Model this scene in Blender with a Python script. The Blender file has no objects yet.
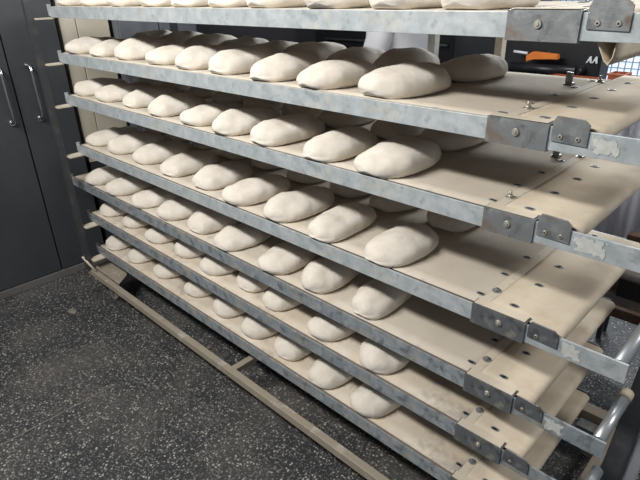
import bpy, bmesh, math, random
from mathutils import Vector, Matrix, noise
random.seed(7)
scene = bpy.context.scene
PI = math.pi

# ------------------------------------------------------------------ camera
cd = bpy.data.cameras.new('camera')
cam = bpy.data.objects.new('camera', cd)
scene.collection.objects.link(cam)
scene.camera = cam
cd.sensor_width = 36.0
cd.lens = 525.11 / 640 * 36
cd.clip_start = 0.02
r_, u_, f_ = Vector((0.7190, 0.6948, -0.0218)), Vector((-0.2862, 0.3244, 0.9015)), Vector((-0.6338, 0.6420, -0.4321))
f_.normalize()
r_ = (r_ - f_ * r_.dot(f_)).normalized()
u_ = r_.cross(f_)
M = Matrix((r_, u_, -f_)).transposed().to_4x4()
M.translation = Vector((0.3617, -1.0, 1.5332))
cam.matrix_world = M

# ------------------------------------------------------------------ world, lights, exposure
w = bpy.data.worlds.new('world')
scene.world = w
w.use_nodes = True
bg = w.node_tree.nodes['Background']
bg.inputs[0].default_value = (0.88, 0.92, 1.0, 1)
bg.inputs[1].default_value = 0.215
scene.view_settings.view_transform = 'Standard'
scene.view_settings.look = 'None'
scene.view_settings.exposure = 0.0
scene.view_settings.gamma = 1.0
scene.view_settings.use_curve_mapping = False


def area(name, loc, target, sx, sy, power, col):
    d = bpy.data.lights.new(name, 'AREA')
    d.shape = 'RECTANGLE'
    d.size, d.size_y = sx, sy
    d.energy = power
    d.color = col
    o = bpy.data.objects.new(name, d)
    scene.collection.objects.link(o)
    o.location = loc
    dr = Vector(target) - Vector(loc)
    o.rotation_euler = dr.to_track_quat('-Z', 'Y').to_euler()
    return o


area('ceiling_light_front', (-1.15, -1.5, 2.6), (-0.95, 0.0, 0.9), 1.5, 0.16, 74, (1.0, 0.97, 0.93))
area('ceiling_light_back', (-1.8, 3.0, 2.7), (-1.0, 1.0, 1.0), 2.6, 0.3, 130, (0.92, 0.96, 1.0))
area('ceiling_light_right', (1.3, 1.1, 2.6), (0.0, 0.4, 0.9), 0.5, 0.5, 26, (1.0, 0.98, 0.95))

# ------------------------------------------------------------------ materials
def mat(name, base, rough=0.6, metal=0.0, spots=(), bump=0.0, bscale=60, coord='Object', trans=0.0, spec=None):
    """procedural material: base colour varied by a list of (colour, scale, threshold, softness, strength) noise patches"""
    m = bpy.data.materials.new(name)
    m.use_nodes = True
    n, l = m.node_tree.nodes, m.node_tree.links
    b = n['Principled BSDF']
    b.inputs['Roughness'].default_value = rough
    b.inputs['Metallic'].default_value = metal
    if spec is not None:
        b.inputs['Specular IOR Level'].default_value = spec
    tc = n.new('ShaderNodeTexCoord')
    src = None
    rgb = n.new('ShaderNodeRGB')
    rgb.outputs[0].default_value = (*base, 1)
    src = rgb.outputs[0]
    for i, (c, sc, th, so, st) in enumerate(spots):
        t = n.new('ShaderNodeTexNoise')
        t.noise_dimensions = '4D'
        t.inputs['W'].default_value = i * 3.7 + len(name)
        t.inputs['Scale'].default_value = sc
        t.inputs['Detail'].default_value = 6
        t.inputs['Roughness'].default_value = 0.62
        l.new(tc.outputs[coord], t.inputs['Vector'])
        mr = n.new('ShaderNodeMapRange')
        mr.inputs['From Min'].default_value = th - so
        mr.inputs['From Max'].default_value = th + so
        mr.inputs['To Max'].default_value = st
        l.new(t.outputs['Fac'], mr.inputs['Value'])
        mx = n.new('ShaderNodeMix')
        mx.data_type = 'RGBA'
        l.new(mr.outputs[0], mx.inputs[0])
        l.new(src, mx.inputs[6])
        mx.inputs[7].default_value = (*c, 1)
        src = mx.outputs[2]
    l.new(src, b.inputs['Base Color'])
    if bump:
        t = n.new('ShaderNodeTexNoise')
        t.inputs['Scale'].default_value = bscale
        t.inputs['Detail'].default_value = 5
        l.new(tc.outputs[coord], t.inputs['Vector'])
        bp = n.new('ShaderNodeBump')
        bp.inputs['Strength'].default_value = bump
        bp.inputs['Distance'].default_value = 0.004
        l.new(t.outputs['Fac'], bp.inputs['Height'])
        l.new(bp.outputs[0], b.inputs['Normal'])
    return m


DOUGH = mat('dough', (0.69, 0.635, 0.55), 0.85, spots=[((0.80, 0.765, 0.70), 11, 0.52, 0.10, 0.8), ((0.56, 0.49, 0.40), 18, 0.62, 0.08, 0.55)], bump=0.6, bscale=38, spec=0.25)
CANVAS = mat('floured_canvas', (0.54, 0.485, 0.395), 0.92, spots=[((0.66, 0.61, 0.53), 5, 0.5, 0.15, 0.7), ((0.40, 0.33, 0.25), 7, 0.62, 0.07, 0.45), ((0.22, 0.21, 0.21), 13, 0.66, 0.05, 0.5)], bump=0.2, bscale=500, spec=0.1)
CANVAS2 = mat('floured_canvas_marked', (0.56, 0.48, 0.37), 0.92, spots=[((0.70, 0.65, 0.56), 6, 0.5, 0.12, 0.7), ((0.22, 0.21, 0.21), 8, 0.58, 0.06, 0.6)], bump=0.2, bscale=500, spec=0.1)
CANVAS_END = mat('end_canvas', (0.59, 0.52, 0.41), 0.85, spots=[((0.67, 0.59, 0.46), 4, 0.5, 0.15, 0.7), ((0.36, 0.25, 0.17), 5, 0.60, 0.10, 0.55)], bump=0.1, bscale=300, spec=0.2)
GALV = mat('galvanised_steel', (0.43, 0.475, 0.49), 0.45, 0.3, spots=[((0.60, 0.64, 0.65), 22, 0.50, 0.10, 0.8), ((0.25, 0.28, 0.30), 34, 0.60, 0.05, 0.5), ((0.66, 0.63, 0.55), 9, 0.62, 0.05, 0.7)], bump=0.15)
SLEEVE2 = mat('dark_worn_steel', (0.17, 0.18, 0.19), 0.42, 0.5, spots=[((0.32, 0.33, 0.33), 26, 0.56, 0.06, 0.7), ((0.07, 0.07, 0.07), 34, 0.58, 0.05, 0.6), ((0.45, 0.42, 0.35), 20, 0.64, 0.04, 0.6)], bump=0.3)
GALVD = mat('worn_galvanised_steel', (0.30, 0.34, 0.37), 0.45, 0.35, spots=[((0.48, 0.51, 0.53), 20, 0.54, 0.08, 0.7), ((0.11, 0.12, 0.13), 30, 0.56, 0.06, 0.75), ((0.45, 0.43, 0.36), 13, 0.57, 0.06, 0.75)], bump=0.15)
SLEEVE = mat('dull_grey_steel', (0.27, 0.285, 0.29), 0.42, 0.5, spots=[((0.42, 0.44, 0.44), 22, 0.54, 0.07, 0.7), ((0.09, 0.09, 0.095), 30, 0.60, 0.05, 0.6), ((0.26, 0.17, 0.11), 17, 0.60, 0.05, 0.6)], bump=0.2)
FLOUR = mat('floured_steel', (0.60, 0.54, 0.43), 0.85, 0.0, spots=[((0.42, 0.41, 0.38), 25, 0.6, 0.06, 0.6)])
SCREW = mat('bright_screw', (0.42, 0.41, 0.37), 0.45, 0.6, spots=[((0.60, 0.56, 0.44), 80, 0.5, 0.1, 0.6)])
BEIGEBAR = mat('beige_painted_steel', (0.33, 0.29, 0.225), 0.6, 0.1, spots=[((0.50, 0.47, 0.40), 14, 0.6, 0.05, 0.7), ((0.16, 0.15, 0.13), 18, 0.66, 0.05, 0.5)])
POST = mat('grey_post_steel', (0.07, 0.073, 0.078), 0.45, 0.4, spots=[((0.17, 0.17, 0.165), 14, 0.6, 0.08, 0.6)])
CAB = mat('dark_brushed_steel', (0.092, 0.098, 0.108), 0.42, 0.35, spots=[((0.06, 0.065, 0.07), 3, 0.5, 0.15, 0.7)])
PLINTH = mat('plinth_grey', (0.16, 0.155, 0.15), 0.7, spots=[((0.08, 0.08, 0.08), 12, 0.55, 0.08, 0.7)])
GAP = mat('dark_gap', (0.01, 0.01, 0.01), 0.9, spots=[((0.02, 0.02, 0.02), 20, 0.5, 0.1, 1)])
CHROME = mat('chrome', (0.55, 0.56, 0.58), 0.22, 1.0, spots=[((0.6, 0.6, 0.6), 30, 0.6, 0.1, 0.6)])
BEIGEW = mat('beige_wall_panel', (0.62, 0.57, 0.46), 0.6, spots=[((0.68, 0.63, 0.53), 3, 0.5, 0.2, 0.7)])
DARKW = mat('dark_wall', (0.03, 0.031, 0.034), 0.7, spots=[((0.05, 0.05, 0.055), 3, 0.5, 0.2, 0.7)])
BLACKM = mat('black_machine_paint', (0.006, 0.007, 0.010), 0.4, 0.0, spots=[((0.014, 0.016, 0.02), 10, 0.55, 0.1, 0.7)])
ORANGE = mat('orange_plastic', (0.75, 0.22, 0.03), 0.45, spots=[((0.6, 0.14, 0.02), 20, 0.55, 0.1, 0.7)])
RUST = mat('terracotta_plastic', (0.42, 0.10, 0.03), 0.6, spots=[((0.2, 0.05, 0.02), 20, 0.55, 0.1, 0.7)])
WHITEP = mat('white_plastic', (0.75, 0.80, 0.85), 0.5, spots=[((0.6, 0.7, 0.8), 30, 0.6, 0.1, 0.5)])
BOARD = mat('tray_underside_board', (0.26, 0.20, 0.155), 0.8, spots=[((0.16, 0.12, 0.095), 6, 0.55, 0.15, 0.7)])
BLACKR = mat('black_rubber', (0.02, 0.02, 0.02), 0.7, spots=[((0.06, 0.06, 0.055), 20, 0.6, 0.1, 0.7)])
TUBE = mat('polished_tube_steel', (0.42, 0.44, 0.46), 0.36, 0.7, spots=[((0.35, 0.36, 0.38), 14, 0.55, 0.1, 0.6)])
DARKBAR = mat('dark_beam_paint', (0.055, 0.058, 0.064), 0.45, 0.3, spots=[((0.11, 0.11, 0.115), 40, 0.6, 0.1, 0.5)])
BROWNM = mat('rusty_brown_steel', (0.13, 0.075, 0.055), 0.7, 0.1, spots=[((0.2, 0.16, 0.13), 15, 0.55, 0.1, 0.7)])
GREYM = mat('dusty_grey_steel', (0.20, 0.18, 0.16), 0.7, 0.1, spots=[((0.32, 0.30, 0.27), 15, 0.55, 0.1, 0.7)])
SHEET = mat('pale_lavender_sheet', (0.74, 0.75, 0.82), 0.7, spots=[((0.80, 0.81, 0.88), 4, 0.5, 0.2, 0.7)])
COAT = mat('white_coat_cotton', (0.62, 0.63, 0.66), 0.85, spots=[((0.55, 0.56, 0.6), 6, 0.5, 0.2, 0.7)])
SKIN = mat('skin', (0.55, 0.32, 0.22), 0.55, spots=[((0.5, 0.27, 0.19), 12, 0.5, 0.2, 0.6)])
HAIR = mat('dark_hair', (0.03, 0.022, 0.018), 0.6, spots=[((0.06, 0.045, 0.035), 60, 0.5, 0.1, 0.6)])
TROUSER = mat('dark_trousers', (0.03, 0.035, 0.05), 0.85, spots=[((0.045, 0.05, 0.07), 20, 0.5, 0.1, 0.6)])
EYEM = mat('eye_white', (0.8, 0.8, 0.78), 0.3, spots=[((0.75, 0.75, 0.72), 30, 0.5, 0.1, 0.5)])
PATCH = mat('dried_glue', (0.50, 0.52, 0.50), 0.8, spots=[((0.62, 0.62, 0.58), 60, 0.5, 0.1, 0.8)], bump=0.5)
GREYBLUEW = mat('pale_blue_frame', (0.35, 0.43, 0.55), 0.6, spots=[((0.42, 0.5, 0.6), 9, 0.5, 0.1, 0.6)])
TAPE = mat('beige_tape', (0.50, 0.43, 0.32), 0.7, spots=[((0.42, 0.36, 0.27), 30, 0.5, 0.1, 0.6)])


def terrazzo():
    m = bpy.data.materials.new('terrazzo')
    m.use_nodes = True
    n, l = m.node_tree.nodes, m.node_tree.links
    b = n['Principled BSDF']
    tc = n.new('ShaderNodeTexCoord')
    nz = n.new('ShaderNodeTexNoise')
    nz.inputs['Scale'].default_value = 55
    vm = n.new('ShaderNodeVectorMath'); vm.operation = 'SCALE'; vm.inputs['Scale'].default_value = 0.010
    va = n.new('ShaderNodeVectorMath'); va.operation = 'ADD'
    l.new(tc.outputs['Object'], nz.inputs['Vector'])
    l.new(nz.outputs['Color'], vm.inputs[0])
    l.new(tc.outputs['Object'], va.inputs[0])
    l.new(vm.outputs[0], va.inputs[1])
    col = n.new('ShaderNodeRGB'); col.outputs[0].default_value = (0.033, 0.034, 0.036, 1)
    src = col.outputs[0]
    for sc, size, thr, c0, c1 in ((135, 0.44, 0.35, (0.07, 0.072, 0.075), (0.21, 0.21, 0.205)), (90, 0.36, 0.66, (0.16, 0.16, 0.155), (0.48, 0.46, 0.42))):
        v = n.new('ShaderNodeTexVoronoi')
        v.inputs['Scale'].default_value = sc
        l.new(va.outputs[0], v.inputs['Vector'])
        lt = n.new('ShaderNodeMath'); lt.operation = 'LESS_THAN'; lt.inputs[1].default_value = size
        l.new(v.outputs['Distance'], lt.inputs[0])
        sp = n.new('ShaderNodeSeparateColor')
        l.new(v.outputs['Color'], sp.inputs[0])
        gt = n.new('ShaderNodeMath'); gt.operation = 'GREATER_THAN'; gt.inputs[1].default_value = thr
        l.new(sp.outputs[0], gt.inputs[0])
        mu = n.new('ShaderNodeMath'); mu.operation = 'MULTIPLY'
        l.new(lt.outputs[0], mu.inputs[0]); l.new(gt.outputs[0], mu.inputs[1])
        cm = n.new('ShaderNodeMix'); cm.data_type = 'RGBA'
        cm.inputs[6].default_value = (*c0, 1); cm.inputs[7].default_value = (*c1, 1)
        l.new(sp.outputs[1], cm.inputs[0])
        mx = n.new('ShaderNodeMix'); mx.data_type = 'RGBA'
        l.new(mu.outputs[0], mx.inputs[0]); l.new(src, mx.inputs[6]); l.new(cm.outputs[2], mx.inputs[7])
        src = mx.outputs[2]
    # flour dust and scuffs lying on the floor
    t = n.new('ShaderNodeTexNoise'); t.inputs['Scale'].default_value = 2.6; t.inputs['Detail'].default_value = 5
    l.new(tc.outputs['Object'], t.inputs['Vector'])
    mr = n.new('ShaderNodeMapRange'); mr.inputs['From Min'].default_value = 0.45; mr.inputs['From Max'].default_value = 0.75; mr.inputs['To Max'].default_value = 0.40
    l.new(t.outputs['Fac'], mr.inputs['Value'])
    mx = n.new('ShaderNodeMix'); mx.data_type = 'RGBA'
    l.new(mr.outputs[0], mx.inputs[0]); l.new(src, mx.inputs[6]); mx.inputs[7].default_value = (0.20, 0.18, 0.155, 1)
    l.new(mx.outputs[2], b.inputs['Base Color'])
    b.inputs['Roughness'].default_value = 0.5
    return m


def tiles():
    m = bpy.data.materials.new('white_wall_tiles')
    m.use_nodes = True
    n, l = m.node_tree.nodes, m.node_tree.links
    b = n['Principled BSDF']
    tc = n.new('ShaderNodeTexCoord')
    mp = n.new('ShaderNodeMapping'); mp.inputs['Rotation'].default_value = (PI / 2, 0, 0)
    br = n.new('ShaderNodeTexBrick')
    br.offset = 0.0
    br.inputs['Scale'].default_value = 1.0
    br.inputs['Brick Width'].default_value = 0.10
    br.inputs['Row Height'].default_value = 0.10
    br.inputs['Mortar Size'].default_value = 0.006
    br.inputs['Color1'].default_value = (0.78, 0.86, 0.93, 1)
    br.inputs['Color2'].default_value = (0.66, 0.77, 0.90, 1)
    br.inputs['Mortar'].default_value = (0.25, 0.33, 0.45, 1)
    l.new(tc.outputs['Object'], mp.inputs[0]); l.new(mp.outputs[0], br.inputs['Vector'])
    l.new(br.outputs['Color'], b.inputs['Base Color'])
    b.inputs['Roughness'].default_value = 0.3
    return m


# ------------------------------------------------------------------ helpers
def box(bm, x0, x1, y0, y1, z0, z1, bev=0.0, mi=0):
    vs = [bm.verts.new((x, y, z)) for x in (x0, x1) for y in (y0, y1) for z in (z0, z1)]
    F = [(0, 1, 3, 2), (4, 6, 7, 5), (0, 4, 5, 1), (2, 3, 7, 6), (0, 2, 6, 4), (1, 5, 7, 3)]
    fs = [bm.faces.new([vs[i] for i in f]) for f in F]
    for f in fs:
        f.material_index = mi
    if bev:
        es = list({e for f in fs for e in f.edges})
        r = bmesh.ops.bevel(bm, geom=es, offset=bev, segments=2, profile=0.5, affect='EDGES')
        for f in r['faces']:
            f.material_index = mi


def cyl(bm, p0, p1, r, seg=16, r2=None, mi=0):
    p0, p1 = Vector(p0), Vector(p1)
    d = p1 - p0
    q = d.to_track_quat('Z', 'Y')
    r2 = r if r2 is None else r2
    a = [bm.verts.new(p0 + q @ Vector((r * math.cos(2 * PI * i / seg), r * math.sin(2 * PI * i / seg), 0))) for i in range(seg)]
    b = [bm.verts.new(p1 + q @ Vector((r2 * math.cos(2 * PI * i / seg), r2 * math.sin(2 * PI * i / seg), 0))) for i in range(seg)]
    for i in range(seg):
        f = bm.faces.new((a[i], a[(i + 1) % seg], b[(i + 1) % seg], b[i])); f.smooth = True; f.material_index = mi
    bm.faces.new(a[::-1]).material_index = mi
    bm.faces.new(b).material_index = mi


def pipe(bm, pts, r, seg=10):
    pts = [Vector(p) for p in pts]
    rings = []
    for k, p in enumerate(pts):
        t = (pts[min(k + 1, len(pts) - 1)] - pts[max(k - 1, 0)]).normalized()
        q = t.to_track_quat('Z', 'Y')
        rings.append([bm.verts.new(p + q @ Vector((r * math.cos(2 * PI * i / seg), r * math.sin(2 * PI * i / seg), 0))) for i in range(seg)])
    for a, b in zip(rings, rings[1:]):
        off = min(range(seg), key=lambda s: (a[0].co - b[s].co).length)
        for i in range(seg):
            f = bm.faces.new((a[i], a[(i + 1) % seg], b[(i + 1 + off) % seg], b[(i + off) % seg])); f.smooth = True
    bm.faces.new(rings[0][::-1]); bm.faces.new(rings[-1])


def prism(bm, poly, axis, a0, a1):
    """extrude a closed 2D outline along an axis"""
    def P(p, a):
        return {'y': (p[0], a, p[1]), 'x': (a, p[0], p[1]), 'z': (p[0], p[1], a)}[axis]
    A = [bm.verts.new(P(p, a0)) for p in poly]
    B = [bm.verts.new(P(p, a1)) for p in poly]
    n = len(poly)
    for i in range(n):
        bm.faces.new((A[i], A[(i + 1) % n], B[(i + 1) % n], B[i]))
    bm.faces.new(A[::-1]); bm.faces.new(B)


def obj(name, bm, m, parent=None):
    bmesh.ops.recalc_face_normals(bm, faces=bm.faces)
    me = bpy.data.meshes.new(name)
    bm.to_mesh(me)
    bm.free()
    for x in (m if isinstance(m, (list, tuple)) else [m]):
        me.materials.append(x)
    o = bpy.data.objects.new(name, me)
    scene.collection.objects.link(o)
    if parent:
        o.parent = parent
    return o


def empty(name, loc=(0, 0, 0)):
    o = bpy.data.objects.new(name, None)
    o.empty_display_size = 0.1
    o.location = loc
    scene.collection.objects.link(o)
    return o


def tag(o, label=None, cat=None, group=None, kind=None):
    if label: o['label'] = label
    if cat: o['category'] = cat
    if group: o['group'] = group
    if kind: o['kind'] = kind
    return o


def bx(name, m, parent, *a, bev=0.0):
    bm = bmesh.new()
    box(bm, *a, bev=bev)
    return obj(name, bm, m, parent)


def copy_tree(o, parent=None):
    c = o.copy()
    scene.collection.objects.link(c)
    if parent: c.parent = parent
    for ch in list(o.children):
        copy_tree(ch, c)
    return c


# ------------------------------------------------------------------ setting
tag(bx('floor', terrazzo(), None, -5.2, 2.6, -3.0, 4.6, -0.06, 0.0), kind='structure')
bm = bmesh.new()
box(bm, -1.547, -1.543, -2.4, -0.35, 0.0002, 0.0012)
tag(obj('trim_1', bm, GREYM), kind='structure')
# left wall: beige insulated panels with raised joints, dark low panel under them
bm = bmesh.new()
for a, b in ((0.20, 0.285), (0.29, 0.47)):
    box(bm, -2.80, -2.725, a, b, 0.63, 2.7, bev=0.003)
tag(obj('wall_left', bm, BEIGEW), kind='structure')
bm = bmesh.new()
box(bm, -2.80, -2.72, 0.20, 4.5, 0.0, 0.625)
box(bm, -2.90, -2.81, -2.8, 4.5, 0.0, 2.7)
tag(obj('wall_side', bm, DARKW), kind='structure')
tag(bx('wall_back', tiles(), None, -1.9, 2.5, 3.9, 4.0, 0, 2.7), kind='structure')
tag(bx('wall_far', DARKW, None, -2.8, -1.95, 3.9, 4.0, 0, 2.7), kind='structure')

# gridded bright window in the far wall
PANE = bpy.data.materials.new('daylit_pane')
PANE.use_nodes = True
_n, _l = PANE.node_tree.nodes, PANE.node_tree.links
_n['Principled BSDF'].inputs['Roughness'].default_value = 0.2
_t = _n.new('ShaderNodeTexNoise'); _t.inputs['Scale'].default_value = 3.0
_r = _n.new('ShaderNodeMix'); _r.data_type = 'RGBA'
_r.inputs[6].default_value = (0.50, 0.66, 0.95, 1); _r.inputs[7].default_value = (0.85, 0.93, 1.0, 1)
_l.new(_t.outputs['Fac'], _r.inputs[0])
_l.new(_r.outputs[2], _n['Principled BSDF'].inputs['Emission Color'])
_n['Principled BSDF'].inputs['Emission Strength'].default_value = 0.95
win = tag(bx('window_1', PANE, None, -1.55, 0.05, 3.872, 3.880, 0.55, 2.1), kind='structure')
bm = bmesh.new()
k = 0
x = -1.55
while x < 0.051:
    box(bm, x - 0.004, x + 0.004, 3.861, 3.871, 0.55, 2.1); x += 0.05
z = 0.55
while z < 2.11:
    box(bm, -1.55, 0.05, 3.864, 3.8705, z - 0.004, z + 0.004); z += 0.05
obj('window_grid', bm, GREYBLUEW, win)
bm = bmesh.new()
for a in ((-1.61, -1.551, 0.49, 2.16), (0.051, 0.11, 0.49, 2.16), (-1.55, 0.05, 0.49, 0.549), (-1.55, 0.05, 2.101, 2.16)):
    box(bm, a[0], a[1], 3.85, 3.899, a[2], a[3])
obj('window_frame', bm, BEIGEW, win)

# ------------------------------------------------------------------ steel cabinet at the left
cab = tag(empty('steel_cabinet', (-2.95, -0.5, 0)), 'tall dark grey steel cabinet with long chrome door handles at the left', 'cabinet')
cab_loc = Vector(cab.location)
def lbx(name, m, parent, root, x0, x1, y0, y1, z0, z1, bev=0.0):
    bm = bmesh.new()
    L = root
    box(bm, x0 - L[0], x1 - L[0], y0 - L[1], y1 - L[1], z0 - L[2], z1 - L[2], bev=bev)
    return obj(name, bm, m, parent)
lbx('body', GAP, cab, cab_loc, -2.805, -2.712, -1.50, 0.165, 0.05, 2.2)
lbx('plinth', PLINTH, cab, cab_loc, -2.80, -2.686, -1.50, 0.165, 0.0, 0.045, bev=0.003)
for y0, y1, hy in ((-1.50, -0.114, -0.165), (-0.106, 0.165, -0.022)):
    d = lbx('door', CAB, cab, cab_loc, -2.711, -2.690, y0, y1, 0.05, 2.2, bev=0.002)
    bm = bmesh.new()
    X, Y = -2.690 - cab_loc.x, hy - cab_loc.y
    pts = [(X, Y, 1.21), (X + 0.022, Y, 1.212), (X + 0.038, Y, 1.20), (X + 0.043, Y, 1.175), (X + 0.043, Y, 1.08), (X + 0.043, Y, 0.99),
           (X + 0.038, Y, 0.955), (X + 0.022, Y, 0.94), (X, Y, 0.938)]
    pipe(bm, pts, 0.0075)
    for z in (1.21, 0.938):
        cyl(bm, (X, Y, z), (X + 0.007, Y, z), 0.016)
    tag(obj('handle', bm, CHROME, d), 'curved chrome bar handle')

c2 = tag(empty('metal_cabinet', (-2.75, 0.75, 0)), 'blue-grey metal cabinet beyond the beige wall panels, above the second shelf down', 'cabinet')
L = Vector(c2.location)
GREYBLUE = mat('blue_grey_steel', (0.15, 0.165, 0.19), 0.5, 0.2, spots=[((0.2, 0.21, 0.23), 4, 0.5, 0.2, 0.6)])
lbx('body', GREYBLUE, c2, L, -2.719, -2.66, 0.485, 1.0, 0.0, 2.1, bev=0.004)
lbx('door', GREYBLUE, c2, L, -2.659, -2.645, 0.49, 0.735, 0.05, 2.08, bev=0.003)
lbx('door', GREYBLUE, c2, L, -2.659, -2.645, 0.742, 0.995, 0.05, 2.08, bev=0.003)

# ------------------------------------------------------------------ rack trolley: base frame, posts, brackets, castors
rack = tag(empty('rack_trolley', (-1.1, 0.35, 0)), 'long wheeled steel rack frame with beige base bar along the floor', 'rack')
RL = Vector(rack.location)
def rbx(name, m, *a, bev=0.002, parent=None):
    return lbx(name, m, parent or rack, RL, *a, bev=bev)
rbx('base_bar', BEIGEBAR, -2.36, 0.20, -0.080, -0.052, 0.134, 0.166)['label'] = 'long beige base bar along the front'
rbx('base_bar', BEIGEBAR, -2.40, 0.20, 0.65, 0.70, 0.125, 0.165)
for x in (-2.355, -1.10, 0.12):
    rbx('cross_bar', BEIGEBAR, x, x + 0.03, -0.0515, 0.649, 0.136, 0.160)
rbx('post', POST, -2.352, -2.322, -0.092, -0.062, 0.1665, 1.62)['label'] = 'dark grey corner post at the left end'
rbx('post', POST, -2.40, -2.365, 0.66, 0.69, 0.166, 1.62)
rbx('post', GALV, -0.727, -0.697, 0.66, 0.69, 0.166, 1.62)
rbx('post', BEIGEW, -0.475, -0.450, 0.66, 0.69, 0.166, 1.62)
# corner gussets and braces
for y0, y1, s in ((-0.046, 0.10, 1), (0.648, 0.50, -1)):
    bm = bmesh.new()
    prism(bm, [(-2.354 - RL.x, y0 - RL.y), (-2.06 - RL.x, y0 - RL.y), (-2.12 - RL.x, (y0 + y1) / 2 - RL.y), (-2.25 - RL.x, y1 - RL.y), (-2.354 - RL.x, y1 - RL.y)], 'z', 0.161, 0.166)
    obj('corner_plate', bm, BEIGEBAR, rack)
bm = bmesh.new()
cyl(bm, (-2.343 - RL.x, -0.098 - RL.y, 0.25), (-2.28 - RL.x, -0.066 - RL.y, 0.168), 0.006)
obj('brace', bm, FLOUR, rack)
# castors
def castor(x, y):
    c = rbx('castor', SLEEVE, x - 0.035, x + 0.035, y - 0.03, y + 0.03, 0.108, 0.1335)
    for s in (-1, 1):
        bm = bmesh.new()
        prism(bm, [(x - 0.028 - RL.x, 0.108), (x + 0.028 - RL.x, 0.108), (x + 0.035 - RL.x, 0.035), (x + 0.008 - RL.x, 0.030)], 'y', y + s * 0.022 - RL.y - 0.002, y + s * 0.022 - RL.y + 0.002)
        obj('fork_arm', bm, SLEEVE, c)
    bm = bmesh.new()
    cyl(bm, (x + 0.02 - RL.x, y - 0.013 - RL.y, 0.0335), (x + 0.02 - RL.x, y + 0.013 - RL.y, 0.0335), 0.033, 24)
    obj('wheel', bm, BEIGEBAR, c)
for x in (-2.235, 0.06):
    for y in (-0.012, 0.63):
        castor(x, y)

# ------------------------------------------------------------------ the seven loader shelves
ZS = [1.487, 1.291, 1.097, 0.853, 0.644, 0.469, 0.272]
XL = [-2.29, -2.285, -2.315, -2.31, -2.50, -2.375, -2.36]
NAMES = ['top shelf', 'second shelf down', 'third shelf down', 'middle shelf', 'third shelf up', 'second shelf up', 'bottom shelf']
YB = 0.605
XE = [0.070, 0.075, 0.075, 0.082, 0.050, 0.050, 0.045]
SX = [(-.030, -.026), (-.018, -.027), (-.022, -.018), (-.014, -.001), (-.030, -.004), (-.012, -.006), (-.004, -.002)]


def strip(bm, prof, y0, y1, th, ny=10, wav=0.0, seed=0):
    """a bent sheet of given thickness following an x-z profile, spanning y0..y1"""
    n = len(prof)
    grid = []
    for side in (0, 1):
        rows = []
        for j in range(ny + 1):
            y = y0 + (y1 - y0) * j / ny
            row = []
            for k, (x, z) in enumerate(prof):
                a = Vector(prof[max(k - 1, 0)]); b = Vector(prof[min(k + 1, n - 1)])
                t = (b - a).normalized()
                nn = Vector((t.y, -t.x)) * th * side
                dz = wav * noise.noise(Vector((x * 6 + seed, y * 6, seed * 2.3)))
                row.append(bm.verts.new((x + nn.x, y, z + nn.y + dz)))
            rows.append(row)
        grid.append(rows)
    for s in (0, 1):
        for j in range(ny):
            for k in range(n - 1):
                f = bm.faces.new((grid[s][j][k], grid[s][j][k + 1], grid[s][j + 1][k + 1], grid[s][j + 1][k])); f.smooth = True
    for j in range(ny):
        for k in (0, n - 1):
            bm.faces.new((grid[0][j][k], grid[0][j + 1][k], grid[1][j + 1][k], grid[1][j][k]))
    for k in range(n - 1):
        for j in (0, ny):
            bm.faces.new((grid[0][j][k], grid[0][j][k + 1], grid[1][j][k + 1], grid[1][j][k]))


def eyelet_bm(sx=1.0):
    bm = bmesh.new()
    R, r = 0.0062, 0.0016
    N, K = 18, 6
    ring = [[bm.verts.new(((R + r * math.cos(2 * PI * k / K)) * math.cos(2 * PI * i / N), (R + r * math.cos(2 * PI * k / K)) * math.sin(2 * PI * i / N), max(0.0002, 0.0007 + 0.6 * r * math.sin(2 * PI * k / K)))) for k in range(K)] for i in range(N)]
    for i in range(N):
        for k in range(K):
            f = bm.faces.new((ring[i][k], ring[(i + 1) % N][k], ring[(i + 1) % N][(k + 1) % K], ring[i][(k + 1) % K])); f.smooth = True
    c = [bm.verts.new((0.0055 * math.cos(2 * PI * i / N), 0.0055 * math.sin(2 * PI * i / N), 0.0006)) for i in range(N)]
    bm.faces.new(c).material_index = 1
    return bm


eyelet_proto = obj('eyelet', eyelet_bm(), [SLEEVE, GAP])
eyelet_used = False


def rail_bm(x0, x1, z, y0=0.0, s=1):
    """channel rail: face, top lip, bottom lip; s=+1 face towards the camera"""
    bm = bmesh.new()
    t, lip, h = 0.003, 0.006, 0.045
    p = [(0, z), (lip, z), (lip, z - t), (t, z - t), (t, z - h + t), (0.017, z - h + t), (0.017, z - h), (0, z - h)]
    prism(bm, [(y0 + s * a, b) for a, b in p], 'x', x0, x1)
    es = [e for e in bm.edges if abs((e.verts[0].co - e.verts[1].co).x) > 0.1]
    bmesh.ops.bevel(bm, geom=es, offset=0.0007, segments=2, profile=0.5, affect='EDGES')
    return bm


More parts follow.
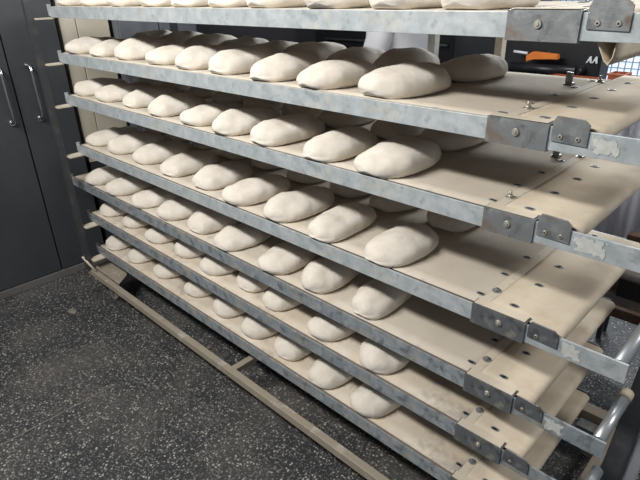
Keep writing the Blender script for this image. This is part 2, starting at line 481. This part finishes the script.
shelves = []
for i, z in enumerate(ZS):
    x0 = XL[i]
    sh = empty('loader_shelf', (0, 0, z))
    lab = {0: 'topmost steel-railed canvas shelf, level with the upper edge of the picture',
           1: 'second steel-railed canvas shelf from the top, pale patch on its rail',
           2: 'third steel-railed canvas shelf from the top, pale patch on its rail',
           3: 'middle of the seven loader shelves, steel-railed and canvas-covered, fourth from the top',
           4: 'fifth canvas shelf from the top, left end sticking out furthest',
           5: 'sixth loader shelf from the top, steel-railed, just above the bottom one',
           6: 'bottom steel-railed loader shelf, just above the beige base bar'}[i]
    tag(sh, lab, 'shelf', 'canvas-covered loader shelves of the rack')
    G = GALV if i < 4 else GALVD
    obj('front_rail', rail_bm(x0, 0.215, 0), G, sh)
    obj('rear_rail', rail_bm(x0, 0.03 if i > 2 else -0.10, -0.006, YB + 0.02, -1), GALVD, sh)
    # left end cap and hanging lug
    bm = bmesh.new()
    box(bm, x0 + 0.002, x0 + 0.006, 0.019, YB, -0.043, -0.012)
    obj('end_bar', bm, G, sh)
    bm = bmesh.new()
    box(bm, x0 - 0.022, x0 - 0.0005, 0.001, 0.005, -0.040, 0.001, bev=0.001)
    box(bm, x0 - 0.026, x0 - 0.021, 0.001, 0.018, -0.034, 0.009, bev=0.001)
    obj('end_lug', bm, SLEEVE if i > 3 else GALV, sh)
    # carrier bracket belongs to the rack
    if i != 4:
        bxr = lbx('shelf_bracket', FLOUR, rack, RL, -2.3505, -2.285 if x0 > -2.34 else -2.29, -0.0615, 0.012, z - 0.052, z - 0.0465)
    # canvas on a thin board, with cross slats under it
    bm = bmesh.new()
    box(bm, x0 + 0.01, 0.02, 0.0125, YB, -0.0115, -0.0075)
    obj('board', bm, BOARD, sh)
    bm = bmesh.new()
    n = 60
    prof = [(x0 + 0.004 + (-0.095 - x0 - 0.004) * k / n, 0.0) for k in range(n + 1)]
    strip(bm, prof, 0.0135, YB - 0.004, 0.002, 14, 0.0006, i)
    obj('canvas_cover', bm, CANVAS if i < 5 else CANVAS2, sh)
    for x in (-2.05, -1.62, -1.2, -0.868, -0.40, -0.13):
        bm = bmesh.new()
        box(bm, x - 0.012, x + 0.012, 0.0185, YB, -0.0425, -0.012, bev=0.001)
        obj('cross_slat', bm, BOARD if x != -0.868 else FLOUR, sh)
    # end canvas rolled over the nose
    bm = bmesh.new()
    R = 0.016
    ex = XE[i]
    prof = [(-0.094 + (ex - R * 1.2 + 0.094) * k / 12, 0.0022) for k in range(13)]
    drop = [0.070, 0.014, 0.016, 0.020, 0.010, 0.010, 0.010][i]
    for k in range(1, 9):
        a = PI / 2 - k / 8 * PI / 2
        prof.append((ex - R * 1.2 + R * 1.2 * math.cos(a), 0.0022 - R + R * math.sin(a)))
    zl = 0.0022 - R
    prof += [(ex - 0.001, zl - drop * 0.4), (ex - 0.003, zl - drop * 0.75), (ex - 0.009, zl - drop * 0.96), (ex - 0.018, zl - drop * 0.98), (ex - 0.034, zl - drop * 0.80), (ex - 0.055, zl - drop * 0.55 - 0.001), (ex - 0.08, zl - drop * 0.35 - 0.002)]
    if i == 0:
        prof = prof[:-7] + [(ex - 0.001, zl - drop * 0.4), (ex - 0.003, zl - drop * 0.8), (ex - 0.009, zl - drop), (ex - 0.017, zl - drop * 0.9), (ex - 0.030, zl - drop * 0.55), (ex - 0.044, zl - drop * 0.28), (ex - 0.06, zl - drop * 0.1)]
    strip(bm, prof, 0.0135, 0.70 if i < 3 else YB - 0.004, 0.0016, 14, 0.0, i)
    tag(obj('end_canvas', bm, CANVAS_END, sh), 'smoother beige canvas rolled over the right end')
    # seam strip with the bolts
    bm = bmesh.new()
    box(bm, -0.118, -0.094, 0.020, YB - 0.008, 0.0008, 0.0030, bev=0.0006)
    obj('seam_strip', bm, FLOUR, sh)
    for y in {0: (0.56,), 1: (0.11, 0.54)}.get(i, (0.085, 0.50)):
        bm = bmesh.new()
        cyl(bm, (-0.106, y, 0.003), (-0.106, y, 0.005), 0.011, 20)
        cyl(bm, (-0.106, y, 0.005), (-0.106, y, 0.010), 0.0065, 6)
        cyl(bm, (-0.106, y, 0.010), (-0.106, y, 0.019 if i < 3 else 0.012), 0.003, 10)
        obj('bolt', bm, SCREW if i < 3 else SLEEVE, sh)
    if i < 3:
        bm = bmesh.new()
        cy = 0.47
        box(bm, -0.168, -0.152, cy - 0.006, cy + 0.006, 0.0015, 0.032, bev=0.0015)
        box(bm, -0.170, -0.150, cy - 0.012, cy + 0.020, 0.0012, 0.0045, bev=0.0008)
        cyl(bm, (-0.160, cy - 0.010, 0.022), (-0.160, cy + 0.010, 0.022), 0.005, 12)
        obj('clamp', bm, SLEEVE, sh)
    # eyelets either side of the seam
    for x in (-0.131, -0.043):
        for k in range(5):
            y = 0.052 + 0.128 * k
            if not eyelet_used:
                e = eyelet_proto; eyelet_used = True
            else:
                e = eyelet_proto.copy(); scene.collection.objects.link(e)
            e.parent = sh
            e.location = (x + random.uniform(-.003, .003), y, 0.0004 if x < -0.1 else 0.0024)
            e.scale = (1.5, 1.0, 1)
    # clamp sleeve over the rail with its bolt
    xs = [-0.122, -0.138, -0.122, -0.122, -0.119, -0.128, -0.125][i]
    xe = [0.010, -0.013, -0.010, 0.008, 0.008, 0.002, 0.004][i]
    sl = bmesh.new()
    hh = 0.0485
    prism(sl, [(-0.0045, 0.0035), (0.026, 0.0050), (0.026, 0.0032), (-0.0015, 0.0012), (-0.0015, -hh + 0.002), (0.012, -hh), (0.012, -hh - 0.002), (-0.0045, -hh)], 'x', xs, xe)
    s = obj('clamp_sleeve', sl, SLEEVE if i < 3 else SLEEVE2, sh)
    bm = bmesh.new()
    box(bm, xs + 0.003, xe - 0.004, -0.001, 0.0255, 0.0052, 0.0062)
    obj('flour_dust', bm, FLOUR, s)
    bm = bmesh.new()
    xm = [-0.062, -0.075, -0.066, -0.052, -0.054, -0.058, -0.06][i]
    cyl(bm, (xm, -0.0045, -0.020), (xm, -0.0085, -0.020), 0.0082, 20, r2=0.0065)
    cyl(bm, (xm, -0.0085, -0.020), (xm, -0.0105, -0.020), 0.0038, 12, r2=0.003)
    obj('bolt', bm, SCREW, s)
    # a tab plate with two screws right of the sleeve
    ta, tb = xe + 0.006, xe + 0.072
    if i == 0: ta, tb = 0.020, 0.088
    tp = bmesh.new()
    up = 0.020 if i < 3 else 0.014
    prism(tp, [(ta, -0.026), (tb, -0.028), (tb, up - 0.008), (tb - 0.010, up), (ta + 0.006, up + 0.002), (ta, up - 0.010)], 'y', -0.0035, -0.0003)
    bmesh.ops.bevel(tp, geom=list(tp.edges), offset=0.0006, segments=1, affect='EDGES')
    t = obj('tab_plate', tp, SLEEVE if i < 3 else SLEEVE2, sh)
    for q in ((0.26, 0.74) if i < 3 else (0.3,)):
        bm = bmesh.new()
        x = ta + (tb - ta) * q
        cyl(bm, (x, -0.0035, -0.016), (x, -0.0058, -0.016), 0.0050, 16, r2=0.004)
        cyl(bm, (x, -0.0058, -0.016), (x, -0.0062, -0.016), 0.0020, 6, mi=1)
        obj('screw', bm, [SCREW, GAP], t)
    # dried glue/flour patch on the rail right of the tab
    if i in (1, 2, 3, 4):
        bm = bmesh.new()
        c = bmesh.ops.create_grid(bm, x_segments=70, y_segments=22, size=1)
        kill = []
        L0, L1 = tb + 0.004, min(tb + [0, .055, .07, .05, .05][i], 0.20)
        for v in bm.verts:
            a, b = v.co.x, v.co.y
            v.co = Vector(((L0 + L1) / 2 + a * (L1 - L0) / 2, -0.0004, -0.022 + b * 0.017))
            rr = max(abs(a), abs(b)) + 0.6 * noise.noise(Vector((a * 3 + i, b * 1.6, i))) + 0.25 * noise.noise(Vector((a * 11 + i, b * 5, i)))
            if rr > 0.92: kill.append(v)
        bmesh.ops.delete(bm, geom=kill, context='VERTS')
        r = bmesh.ops.extrude_face_region(bm, geom=list(bm.faces))
        for v in [g for g in r['geom'] if isinstance(g, bmesh.types.BMVert)]:
            v.co.y -= 0.0006
        tag(obj('glue_patch', bm, PATCH, sh), 'pale dried patch on the rail')
    # end tube across the shelf
    tube_end = [0.70, 0.70, 0.70, 0.40, 0.215, 0.12, 0.12][i]
    bm = bmesh.new()
    cyl(bm, (0.196, 0.019, -0.020), (0.196, tube_end, -0.020), 0.0135, 24)
    obj('end_tube', bm, TUBE, sh)
    if i in (3, 4):
        bm = bmesh.new()
        cyl(bm, (0.196, tube_end - 0.022, -0.020), (0.196, tube_end + 0.010, -0.020), 0.0150, 24)
        tag(obj('tape', bm, TAPE, sh), 'beige tape wound on the tube end')
    shelves.append(sh)

# ------------------------------------------------------------------ dough loaves
def loaf_mesh(k, Lg=0.268, W=0.152, H=0.077):
    rs = random.Random(100 + k)
    bm = bmesh.new()
    NU, NV = 36, 28
    ridge = rs.uniform(0.25, 0.75) if k % 3 else 0.95
    skew = rs.uniform(-0.12, 0.12)
    bend = rs.uniform(-0.012, 0.012)
    rings = []
    off = k * 11.3
    for a in range(1, NU):
        t = a / NU
        ang = PI * t
        y = -math.cos(ang)                                   # -1..1
        prof = (1 - abs(y) ** 2.7) ** 0.46
        row = []
        for b in range(NV):
            ph = 2 * PI * b / NV
            cx, sz = math.cos(ph), math.sin(ph)
            ex = abs(cx) ** 0.86 * (1 if cx > 0 else -1)
            rag = 0.0
            if sz >= 0:
                peak = ridge * math.exp(-(cx / 0.30) ** 2) * 0.10 * max(0.0, math.cos((y + 0.35) * 1.6))
                zz = (sz ** 0.92) * (0.92 + peak * 1.3)
            else:
                zz = -0.30 * abs(sz) ** 0.55
            x = ex * prof * W / 2 * (1 - 0.05 * y) + skew * 0.03 * y + bend * (1 - y * y)
            hz = prof ** 0.85
            z = zz * H * 0.80 * hz + 0.30 * H * 0.80 * (1 if sz >= 0 else 1) * 1.0
            if sz >= 0:
                z = 0.24 * H + zz * H * 0.76 * hz
            else:
                z = 0.24 * H * (1 - min(1.0, abs(sz) * 1.7) * min(1.0, prof * 1.45))
            p = Vector((x, y * Lg / 2, z))
            nzv = noise.noise(p * 13 + Vector((off, 0, 0))) * 0.011 + noise.noise(p * 30 + Vector((0, off, 0))) * 0.0036
            d = Vector((x / (W / 2), p.y / Lg, max(z, 0) / H))
            p += d.normalized() * nzv * (0.35 if sz < 0 else 1.0)
            p.z = max(p.z, 0.0)
            row.append(bm.verts.new(p))
        rings.append(row)
    for A, B in zip(rings, rings[1:]):
        for b in range(NV):
            f = bm.faces.new((A[b], A[(b + 1) % NV], B[(b + 1) % NV], B[b])); f.smooth = True
    for row, s in ((rings[0], -1), (rings[-1], 1)):
        c = Vector((0, 0, 0))
        for v in row: c += v.co
        c /= NV
        cv = bm.verts.new(c + Vector((0, s * 0.004, 0)))
        for b in range(NV):
            f = bm.faces.new((row[b], row[(b + 1) % NV], cv)); f.smooth = True
    bmesh.ops.recalc_face_normals(bm, faces=bm.faces)
    me = bpy.data.meshes.new('dough_loaf')
    bm.to_mesh(me); bm.free()
    me.materials.append(DOUGH)
    return me


LM = [loaf_mesh(k) for k in range(10)]
TIPS = [
    [(-2.17, .05), (-1.93, .05), (-1.68, .05), (-1.44, .05), (-1.24, .05), (-1.03, .05), (-.82, .04), (-.59, .03), (-.38, .04), (-.178, .05)],
    [(-2.15, .03), (-1.93, .04), (-1.71, .05), (-1.47, .05), (-1.25, .04), (-1.05, .04), (-.84, .03), (-.62, .03), (-.40, .04)],
    [(-2.20, .05), (-1.97, .05), (-1.74, .06), (-1.50, .04), (-1.27, .04), (-1.06, .03), (-.85, .03), (-.62, .02), (-.41, .02)],
    [(-2.21, .06), (-1.99, .06), (-1.75, .06), (-1.51, .05), (-1.27, .05), (-1.05, .03), (-.83, .03), (-.62, .02), (-.40, .02)],
    [(-2.25, .03), (-2.02, .03), (-1.77, .03), (-1.56, .04), (-1.34, .05), (-1.13, .03), (-.88, .03), (-.68, .04), (-.46, .04)],
    [(-2.24, .04), (-2.01, .05), (-1.76, .04), (-1.52, .05), (-1.30, .04), (-1.08, .06), (-.90, .04), (-.65, .03), (-.42, .02)],
    [(-2.25, .03), (-2.02, .04), (-1.77, .05), (-1.51, .06), (-1.27, .05), (-1.06, .04), (-.86, .04), (-.65, .02), (-.45, .02)]]
ORD = ['first', 'second', 'third', 'fourth', 'fifth', 'sixth', 'seventh', 'eighth', 'ninth', 'tenth']
kk = 0
for i, row in enumerate(TIPS):
    n = len(row)
    for j, (x, y) in enumerate(row):
        for back in (0, 1):
            if back and i in (0, 4, 5, 6): continue
            rs = random.Random(i * 100 + j * 2 + back)
            me = LM[(i * 7 + j * 3 + back * 5) % 10]
            o = bpy.data.objects.new('dough_loaf', me)
            scene.collection.objects.link(o)
            s = [1.0, 1.0, 1.0, 1.0, 0.97, 0.94, 0.94][i] * rs.uniform(0.95, 1.04)
            yc = y + 0.135 * s + (0.272 if back else 0)
            sx = SX[i][1] + (SX[i][0] - SX[i][1]) * max(0, -x - 0.4) / 1.8
            yc -= (0.034 if i < 5 else 0.020) * (not back)
            sx += 0.006 if j < 9 else -0.012
            sx = sx * (0 if back and i == 1 else 1)
            o.location = (x - 0.022 + sx + (rs.uniform(-.012, .02) if back else 0), yc, ZS[i] + 0.0008)
            o.scale = (s * rs.uniform(0.99, 1.09), s, s * rs.uniform(0.90, 1.05) * [.92, .90, .92, .97, 1, 1, 1][i])
            o.rotation_euler = (0, 0, math.radians(rs.uniform(-7, 7)))
            if j < n - 1:
                lab = '%s dough loaf from the left, %s row, %s' % (ORD[j], ('front', 'back')[back], NAMES[i])
            else:
                lab = 'rightmost dough loaf, %s row, %s' % (('front', 'back')[back], NAMES[i])
            gr = '%s row loaves on the %s' % (('front', 'back')[back], NAMES[i])
            tag(o, lab, 'dough loaf', gr)

# ------------------------------------------------------------------ lift beam at the lower right
def beam(bm, a, b, wx, wy):
    a, b = Vector(a), Vector(b)
    q = (b - a).to_track_quat('Z', 'X')
    X, Y = q @ Vector((1, 0, 0)), q @ Vector((0, 1, 0))
    A = [bm.verts.new(a + X * sx * wx / 2 + Y * sy * wy / 2) for sx, sy in ((-1, -1), (1, -1), (1, 1), (-1, 1))]
    B = [bm.verts.new(b + X * sx * wx / 2 + Y * sy * wy / 2) for sx, sy in ((-1, -1), (1, -1), (1, 1), (-1, 1))]
    for i in range(4):
        bm.faces.new((A[i], A[(i + 1) % 4], B[(i + 1) % 4], B[i]))
    bm.faces.new(A[::-1]); bm.faces.new(B)
    bmesh.ops.bevel(bm, geom=list(bm.edges), offset=0.003, segments=2, affect='EDGES')

lift = tag(empty('steel_beam', (0.22, 0.2, 0)), 'dark leaning steel beam behind the shelf end tubes, lower right corner', 'beam')
LL = Vector(lift.location)
bm = bmesh.new()
beam(bm, Vector((0.200, 0.20, 0.012)) - LL, Vector((0.200, 0.68, 0.96)) - LL, 0.075, 0.05)
obj('beam', bm, DARKBAR, lift)
bm = bmesh.new()
beam(bm, Vector((0.244, 0.20, 0.03)) - LL, Vector((0.244, 0.665, 0.94)) - LL, 0.008, 0.03)
obj('edge_highlight', bm, TUBE, lift)  # bright strip added in place of the highlight along the beam's chamfer
bm = bmesh.new()
box(bm, -0.06, 0.07, -0.10, 0.06, 0.0, 0.012, bev=0.002)
obj('foot_plate', bm, DARKBAR, lift)

# mechanism behind the rack at the right
me_ = tag(empty('lift_mechanism', (0.1, 0.95, 0)), 'dusty steel mechanism with a black box, behind the rack at the right edge', 'machine')
ML = Vector(me_.location)
lbx('beam', GREYM, me_, ML, -0.13, 0.55, 0.87, 0.91, 0.485, 0.525, bev=0.002)
lbx('lower_beam', BROWNM, me_, ML, -0.13, 0.55, 0.93, 0.97, 0.40, 0.44, bev=0.002)
lbx('brown_plate', BROWNM, me_, ML, -0.10, 0.02, 0.90, 0.912, 0.526, 0.60, bev=0.002)
b_ = lbx('black_box', BLACKM, me_, ML, -0.01, 0.10, 0.86, 0.93, 0.527, 0.60, bev=0.004)
lbx('rim', GREYM, b_, ML, -0.016, 0.106, 0.855, 0.935, 0.601, 0.609, bev=0.001)
lbx('brown_arm', BROWNM, me_, ML, -0.02, 0.55, 0.86, 0.90, 0.735, 0.765, bev=0.004)
for x in (0.22, 0.50):
    lbx('leg', GREYM, me_, ML, x, x + 0.035, 0.915, 0.928, 0.0, 0.80, bev=0.002)

# small lump of spilled flour on the floor
bm = bmesh.new()
ctr = bm.verts.new((0, 0, 0.012))
prev = None
rings = []
for q, (rr, zz) in enumerate(((0.014, 0.010), (0.026, 0.004), (0.034, 0.0006))):
    rings.append([bm.verts.new((rr * (1 + 0.25 * noise.noise(Vector((math.cos(a * PI / 12) * 2, math.sin(a * PI / 12) * 2, q)))) * math.cos(a * PI / 12), rr * 0.7 * math.sin(a * PI / 12), zz)) for a in range(24)])
for a in range(24):
    bm.faces.new((ctr, rings[0][a], rings[0][(a + 1) % 24]))
    for q in (0, 1):
        bm.faces.new((rings[q][a], rings[q + 1][a], rings[q + 1][(a + 1) % 24], rings[q][(a + 1) % 24]))
for f in bm.faces: f.smooth = True
bm.faces.new(rings[2])
fl = obj('flour_lump', bm, GREYM)
fl.location = (-2.27, -0.236, 0.0)
tag(fl, 'small pale lump of spilled flour on the dark speckled floor', 'flour')

# ------------------------------------------------------------------ things glimpsed behind the rack
sheet = bmesh.new()
NX = 90
for side in (0, 1):
    pass
pr = []
for k in range(NX + 1):
    x = -0.34 + 0.62 * k / NX
    pr.append((x, 1.30 + 0.008 * math.sin(x * 55) + 0.003 * math.sin(x * 131 + 1)))
back = [(x, y + 0.003) for x, y in reversed(pr)]
prism(sheet, pr + back, 'z', 0.25, 1.16)
for f in sheet.faces:
    f.smooth = len(f.verts) == 4
cart = tag(empty('draped_stand', (0, 1.31, 0)), 'pale lavender-grey sheet hanging in folds behind the right end of the shelves', 'sheet')
so = obj('sheet', sheet, SHEET, cart); so.location = (0, -1.31, 0)
for x in (-0.36, 0.30):
    bm = bmesh.new(); cyl(bm, (x, 0, 0), (x, 0, 1.18), 0.012); obj('leg', bm, POST, cart)
bm = bmesh.new(); cyl(bm, (-0.36, 0, 1.172), (0.30, 0, 1.172), 0.010); obj('rail', bm, POST, cart)

# black machine with an orange lever
mc = tag(empty('black_machine', (-0.62, 1.8, 0)), 'black machine with an orange lever, above the second shelf at the right', 'machine')
CL = Vector(mc.location)
lbx('body', BLACKM, mc, CL, -1.16, -0.43, 1.57, 1.70, 0.0, 1.40, bev=0.01)
bm = bmesh.new()
prism(bm, [(-0.735 - CL.x, 1.232), (-0.705 - CL.x, 1.252), (-0.59 - CL.x, 1.246), (-0.588 - CL.x, 1.224), (-0.70 - CL.x, 1.222), (-0.73 - CL.x, 1.205)], 'y', 1.49 - CL.y, 1.52 - CL.y)
bmesh.ops.bevel(bm, geom=list(bm.edges), offset=0.003, segments=2, affect='EDGES')
lv = obj('lever', bm, ORANGE, mc); lv['label'] = 'orange lever with a white tip'
bm = bmesh.new(); cyl(bm, (-0.735 - CL.x, 1.505 - CL.y, 1.242), (-0.80 - CL.x, 1.505 - CL.y, 1.247), 0.006); obj('tip', bm, WHITEP, lv)
bm = bmesh.new(); cyl(bm, (-0.66 - CL.x, 1.52 - CL.y, 1.235), (-0.66 - CL.x, 1.565 - CL.y, 1.235), 0.012); obj('pivot', bm, SLEEVE, lv)
bm = bmesh.new(); cyl(bm, (-0.80 - CL.x, 1.49 - CL.y, 1.180), (-0.50 - CL.x, 1.49 - CL.y, 1.180), 0.022, 24)
cyl(bm, (-0.80 - CL.x, 1.49 - CL.y, 1.180), (-0.80 - CL.x, 1.565 - CL.y, 1.180), 0.018, 12)
cyl(bm, (-0.50 - CL.x, 1.49 - CL.y, 1.180), (-0.50 - CL.x, 1.565 - CL.y, 1.180), 0.018, 12)
obj('roller', bm, BLACKM, mc)
bm = bmesh.new()
ox, oy = -0.487 - CL.x, 1.553 - CL.y
for sx in (0.0, 0.024):
    prism(bm, [(ox + sx, 1.212), (ox + sx + 0.014, 1.240), (ox + sx + 0.020, 1.240), (ox + sx + 0.024, 1.212), (ox + sx + 0.017, 1.212), (ox + sx + 0.015, 1.222), (ox + sx + 0.009, 1.220), (ox + sx + 0.006, 1.212)], 'y', oy, oy + 0.004)
obj('marking', bm, WHITEP, mc)
# two terracotta crates
for (x0, x1, z0, z1, lab) in ((-0.575, -0.385, 1.13, 1.17, 'longer terracotta crate beside the black machine, left of the two'), (-0.335, -0.27, 1.165, 1.20, 'small terracotta plastic crate on a table before the tiled wall, right of the two')):
    e = tag(empty('plastic_crate', ((x0 + x1) / 2, 1.42, 1.112)), lab, 'crate', 'terracotta crates behind the rack')
    H_ = z1 - 1.112
    hw = (x1 - x0) / 2
    bm = bmesh.new()
    box(bm, -hw, hw, -0.04, 0.04, 0, 0.006)
    box(bm, -hw, hw, -0.04, -0.035, 0.006, H_); box(bm, -hw, hw, 0.035, 0.04, 0.006, H_)
    box(bm, -hw, -hw + 0.005, -0.035, 0.035, 0.006, H_); box(bm, hw - 0.005, hw, -0.035, 0.035, 0.006, H_)
    obj('body', bm, RUST, e)
    bm = bmesh.new()
    box(bm, -hw - 0.004, hw + 0.004, -0.046, -0.0405, H_ - 0.008, H_, bev=0.001)
    obj('rim', bm, RUST, e)
tb_ = tag(empty('side_table', (-0.42, 1.46, 0)), 'pale work table carrying the terracotta crates behind the rack', 'table')
lbx('tabletop', FLOUR, tb_, Vector((-0.42, 1.46, 0)), -0.62, -0.12, 1.37, 1.475, 1.09, 1.111, bev=0.002)
for x in (-0.61, -0.15):
    for y in (1.375, 1.455):
        lbx('leg', POST, tb_, Vector((-0.42, 1.46, 0)), x, x + 0.02, y, y + 0.015, 0, 1.089)

# large dark oven behind the rack
ov = tag(empty('deck_oven', (-1.9, 2.3, 0)), 'large black oven standing far behind the loaves, a dark band above the second shelf', 'oven')
OL = Vector(ov.location)
lbx('body', BLACKM, ov, OL, -2.55, -1.25, 1.95, 2.9, 0.0, 2.1, bev=0.01)
for z in (0.55, 0.95, 1.32):
    d = lbx('door', BLACKM, ov, OL, -2.5, -1.3, 1.925, 1.949, z, z + 0.30, bev=0.004)
    bm = bmesh.new(); cyl(bm, (-2.4 - OL.x, 1.90 - OL.y, z + 0.26), (-1.4 - OL.x, 1.90 - OL.y, z + 0.26), 0.008)
    for x in (-2.35, -1.45): cyl(bm, (x - OL.x, 1.90 - OL.y, z + 0.26), (x - OL.x, 1.926 - OL.y, z + 0.26), 0.006)
    obj('handle', bm, POST, d)

# ------------------------------------------------------------------ worker in a white coat behind the rack
def skin_obj(name, verts, edges, radii, m, parent, root=0, sub=2):
    me = bpy.data.meshes.new(name)
    me.from_pydata([Vector(v) for v in verts], edges, [])
    o = bpy.data.objects.new(name, me)
    scene.collection.objects.link(o)
    md = o.modifiers.new('skin', 'SKIN')
    for k, r in enumerate(radii):
        sv = me.skin_vertices[0].data[k]
        sv.radius = r if isinstance(r, tuple) else (r, r)
        sv.use_root = (k == root)
    o.modifiers['skin'].use_smooth_shade = True
    s = o.modifiers.new('sub', 'SUBSURF'); s.levels = sub; s.render_levels = sub
    me.materials.append(m)
    o.parent = parent
    return o

pe = tag(empty('person', (-1.27, 1.27, 0)), 'person in a white coat standing behind the rack, torso showing above the second shelf', 'person')
pe.rotation_euler = (0, 0, math.radians(90))
V = [(0, 0, 0.95), (0, 0, 1.12), (0, 0.0, 1.32), (0, 0.0, 1.46), (0, -0.01, 1.54), (0, -0.015, 1.62), (0, -0.01, 1.70), (0, 0, 1.76),
     (-0.09, 0, 0.90), (-0.10, -0.01, 0.50), (-0.10, 0.01, 0.10), (-0.10, -0.12, 0.035),
     (0.09, 0, 0.90), (0.10, -0.01, 0.50), (0.10, 0.01, 0.10), (0.10, -0.12, 0.035),
     (-0.17, 0, 1.43), (-0.22, 0.02, 1.16), (-0.20, -0.07, 0.92), (-0.20, -0.09, 0.84),
     (0.17, 0, 1.43), (0.22, 0.02, 1.16), (0.20, -0.07, 0.92), (0.20, -0.09, 0.84)]
Ed = [(0, 1), (1, 2), (2, 3), (3, 4), (4, 5), (5, 6), (6, 7), (0, 8), (8, 9), (9, 10), (10, 11), (0, 12), (12, 13), (13, 14), (14, 15), (3, 16), (16, 17), (17, 18), (18, 19), (3, 20), (20, 21), (21, 22), (22, 23)]
Rd = [(.14, .10), (.125, .095), (.14, .10), (.10, .075), .05, (.07, .085), (.078, .09), (.05, .06), .085, .058, .04, (.042, .03), .085, .058, .04, (.042, .03), .055, .042, .028, (.035, .018), .055, .042, .028, (.035, .018)]
skin_obj('body', V, Ed, Rd, SKIN, pe)
CVv = [(0, 0, 0.86), (0, 0, 1.05), (0, 0, 1.20), (0, 0, 1.32), (0, 0, 1.45), (-0.17, 0, 1.43), (-0.225, 0.02, 1.16), (-0.205, -0.06, 0.97), (0.17, 0, 1.43), (0.225, 0.02, 1.16), (0.205, -0.06, 0.97)]
CE = [(0, 1), (1, 2), (2, 3), (3, 4), (4, 5), (5, 6), (6, 7), (4, 8), (8, 9), (9, 10)]
CR = [(.185, .135), (.165, .12), (.165, .12), (.165, .12), (.12, .095), .07, .058, .048, .07, .058, .048]
ct = skin_obj('coat', CVv, CE, CR, COAT, pe)
dtex = bpy.data.textures.new('cloth_folds', 'CLOUDS'); dtex.noise_scale = 0.11
dm = ct.modifiers.new('folds', 'DISPLACE'); dm.texture = dtex; dm.strength = 0.045; dm.mid_level = 0.5
TVv = [(0, 0, 0.97), (-0.095, 0, 0.86), (-0.10, -0.01, 0.50), (-0.10, 0.01, 0.09), (0.095, 0, 0.86), (0.10, -0.01, 0.50), (0.10, 0.01, 0.09)]
skin_obj('trousers', TVv, [(0, 1), (1, 2), (2, 3), (0, 4), (4, 5), (5, 6)], [(.15, .115), .10, .075, .062, .10, .075, .062], TROUSER, pe)
skin_obj('hair', [(0, 0.02, 1.64), (0, 0.015, 1.72), (0, 0.005, 1.775)], [(0, 1), (1, 2)], [(.078, .075), (.09, .095), (.055, .06)], HAIR, pe)
for s in (-1, 1):
    # shoes
    skin_obj('shoe', [(s * 0.10, 0.05, 0.04), (s * 0.10, -0.07, 0.04), (s * 0.10, -0.16, 0.035)], [(0, 1), (1, 2)], [(.045, .038), (.05, .036), (.045, .030)], BLACKR, pe)
    # hand with five fingers
    vs = [(s * 0.20, -0.08, 0.87), (s * 0.20, -0.095, 0.80)]
    es = [(0, 1)]; rd = [(.022, .03), (.016, .034)]
    for f_i, (dy, ln) in enumerate(((-0.030, 0.060), (-0.010, 0.072), (0.010, 0.068), (0.028, 0.052))):
        b0 = len(vs)
        vs += [(s * 0.20, -0.098 + dy, 0.785), (s * 0.197, -0.102 + dy, 0.785 - ln * 0.5), (s * 0.188, -0.104 + dy, 0.785 - ln)]
        es += [(1, b0), (b0, b0 + 1), (b0 + 1, b0 + 2)]; rd += [.009, .0085, .007]
    b0 = len(vs)
    vs += [(s * 0.195, -0.125, 0.84), (s * 0.188, -0.150, 0.81), (s * 0.182, -0.158, 0.785)]
    es += [(0, b0), (b0, b0 + 1), (b0 + 1, b0 + 2)]; rd += [.012, .010, .008]
    skin_obj('hand', vs, es, rd, SKIN, pe, sub=1)
    bm = bmesh.new(); bmesh.ops.create_uvsphere(bm, u_segments=16, v_segments=10, radius=0.011)
    e = obj('eye', bm, EYEM, pe); e.location = (s * 0.030, -0.088, 1.66)
    skin_obj('ear', [(s * 0.076, -0.005, 1.63), (s * 0.082, 0.0, 1.665)], [(0, 1)], [(.010, .014), (.010, .018)], SKIN, pe, sub=1)
skin_obj('nose', [(0, -0.085, 1.665), (0, -0.105, 1.63)], [(0, 1)], [.010, .014], SKIN, pe, sub=1)
skin_obj('mouth', [(-0.022, -0.090, 1.598), (0, -0.096, 1.596), (0.022, -0.090, 1.598)], [(0, 1), (1, 2)], [.004, .007, .004], RUST, pe, sub=1)
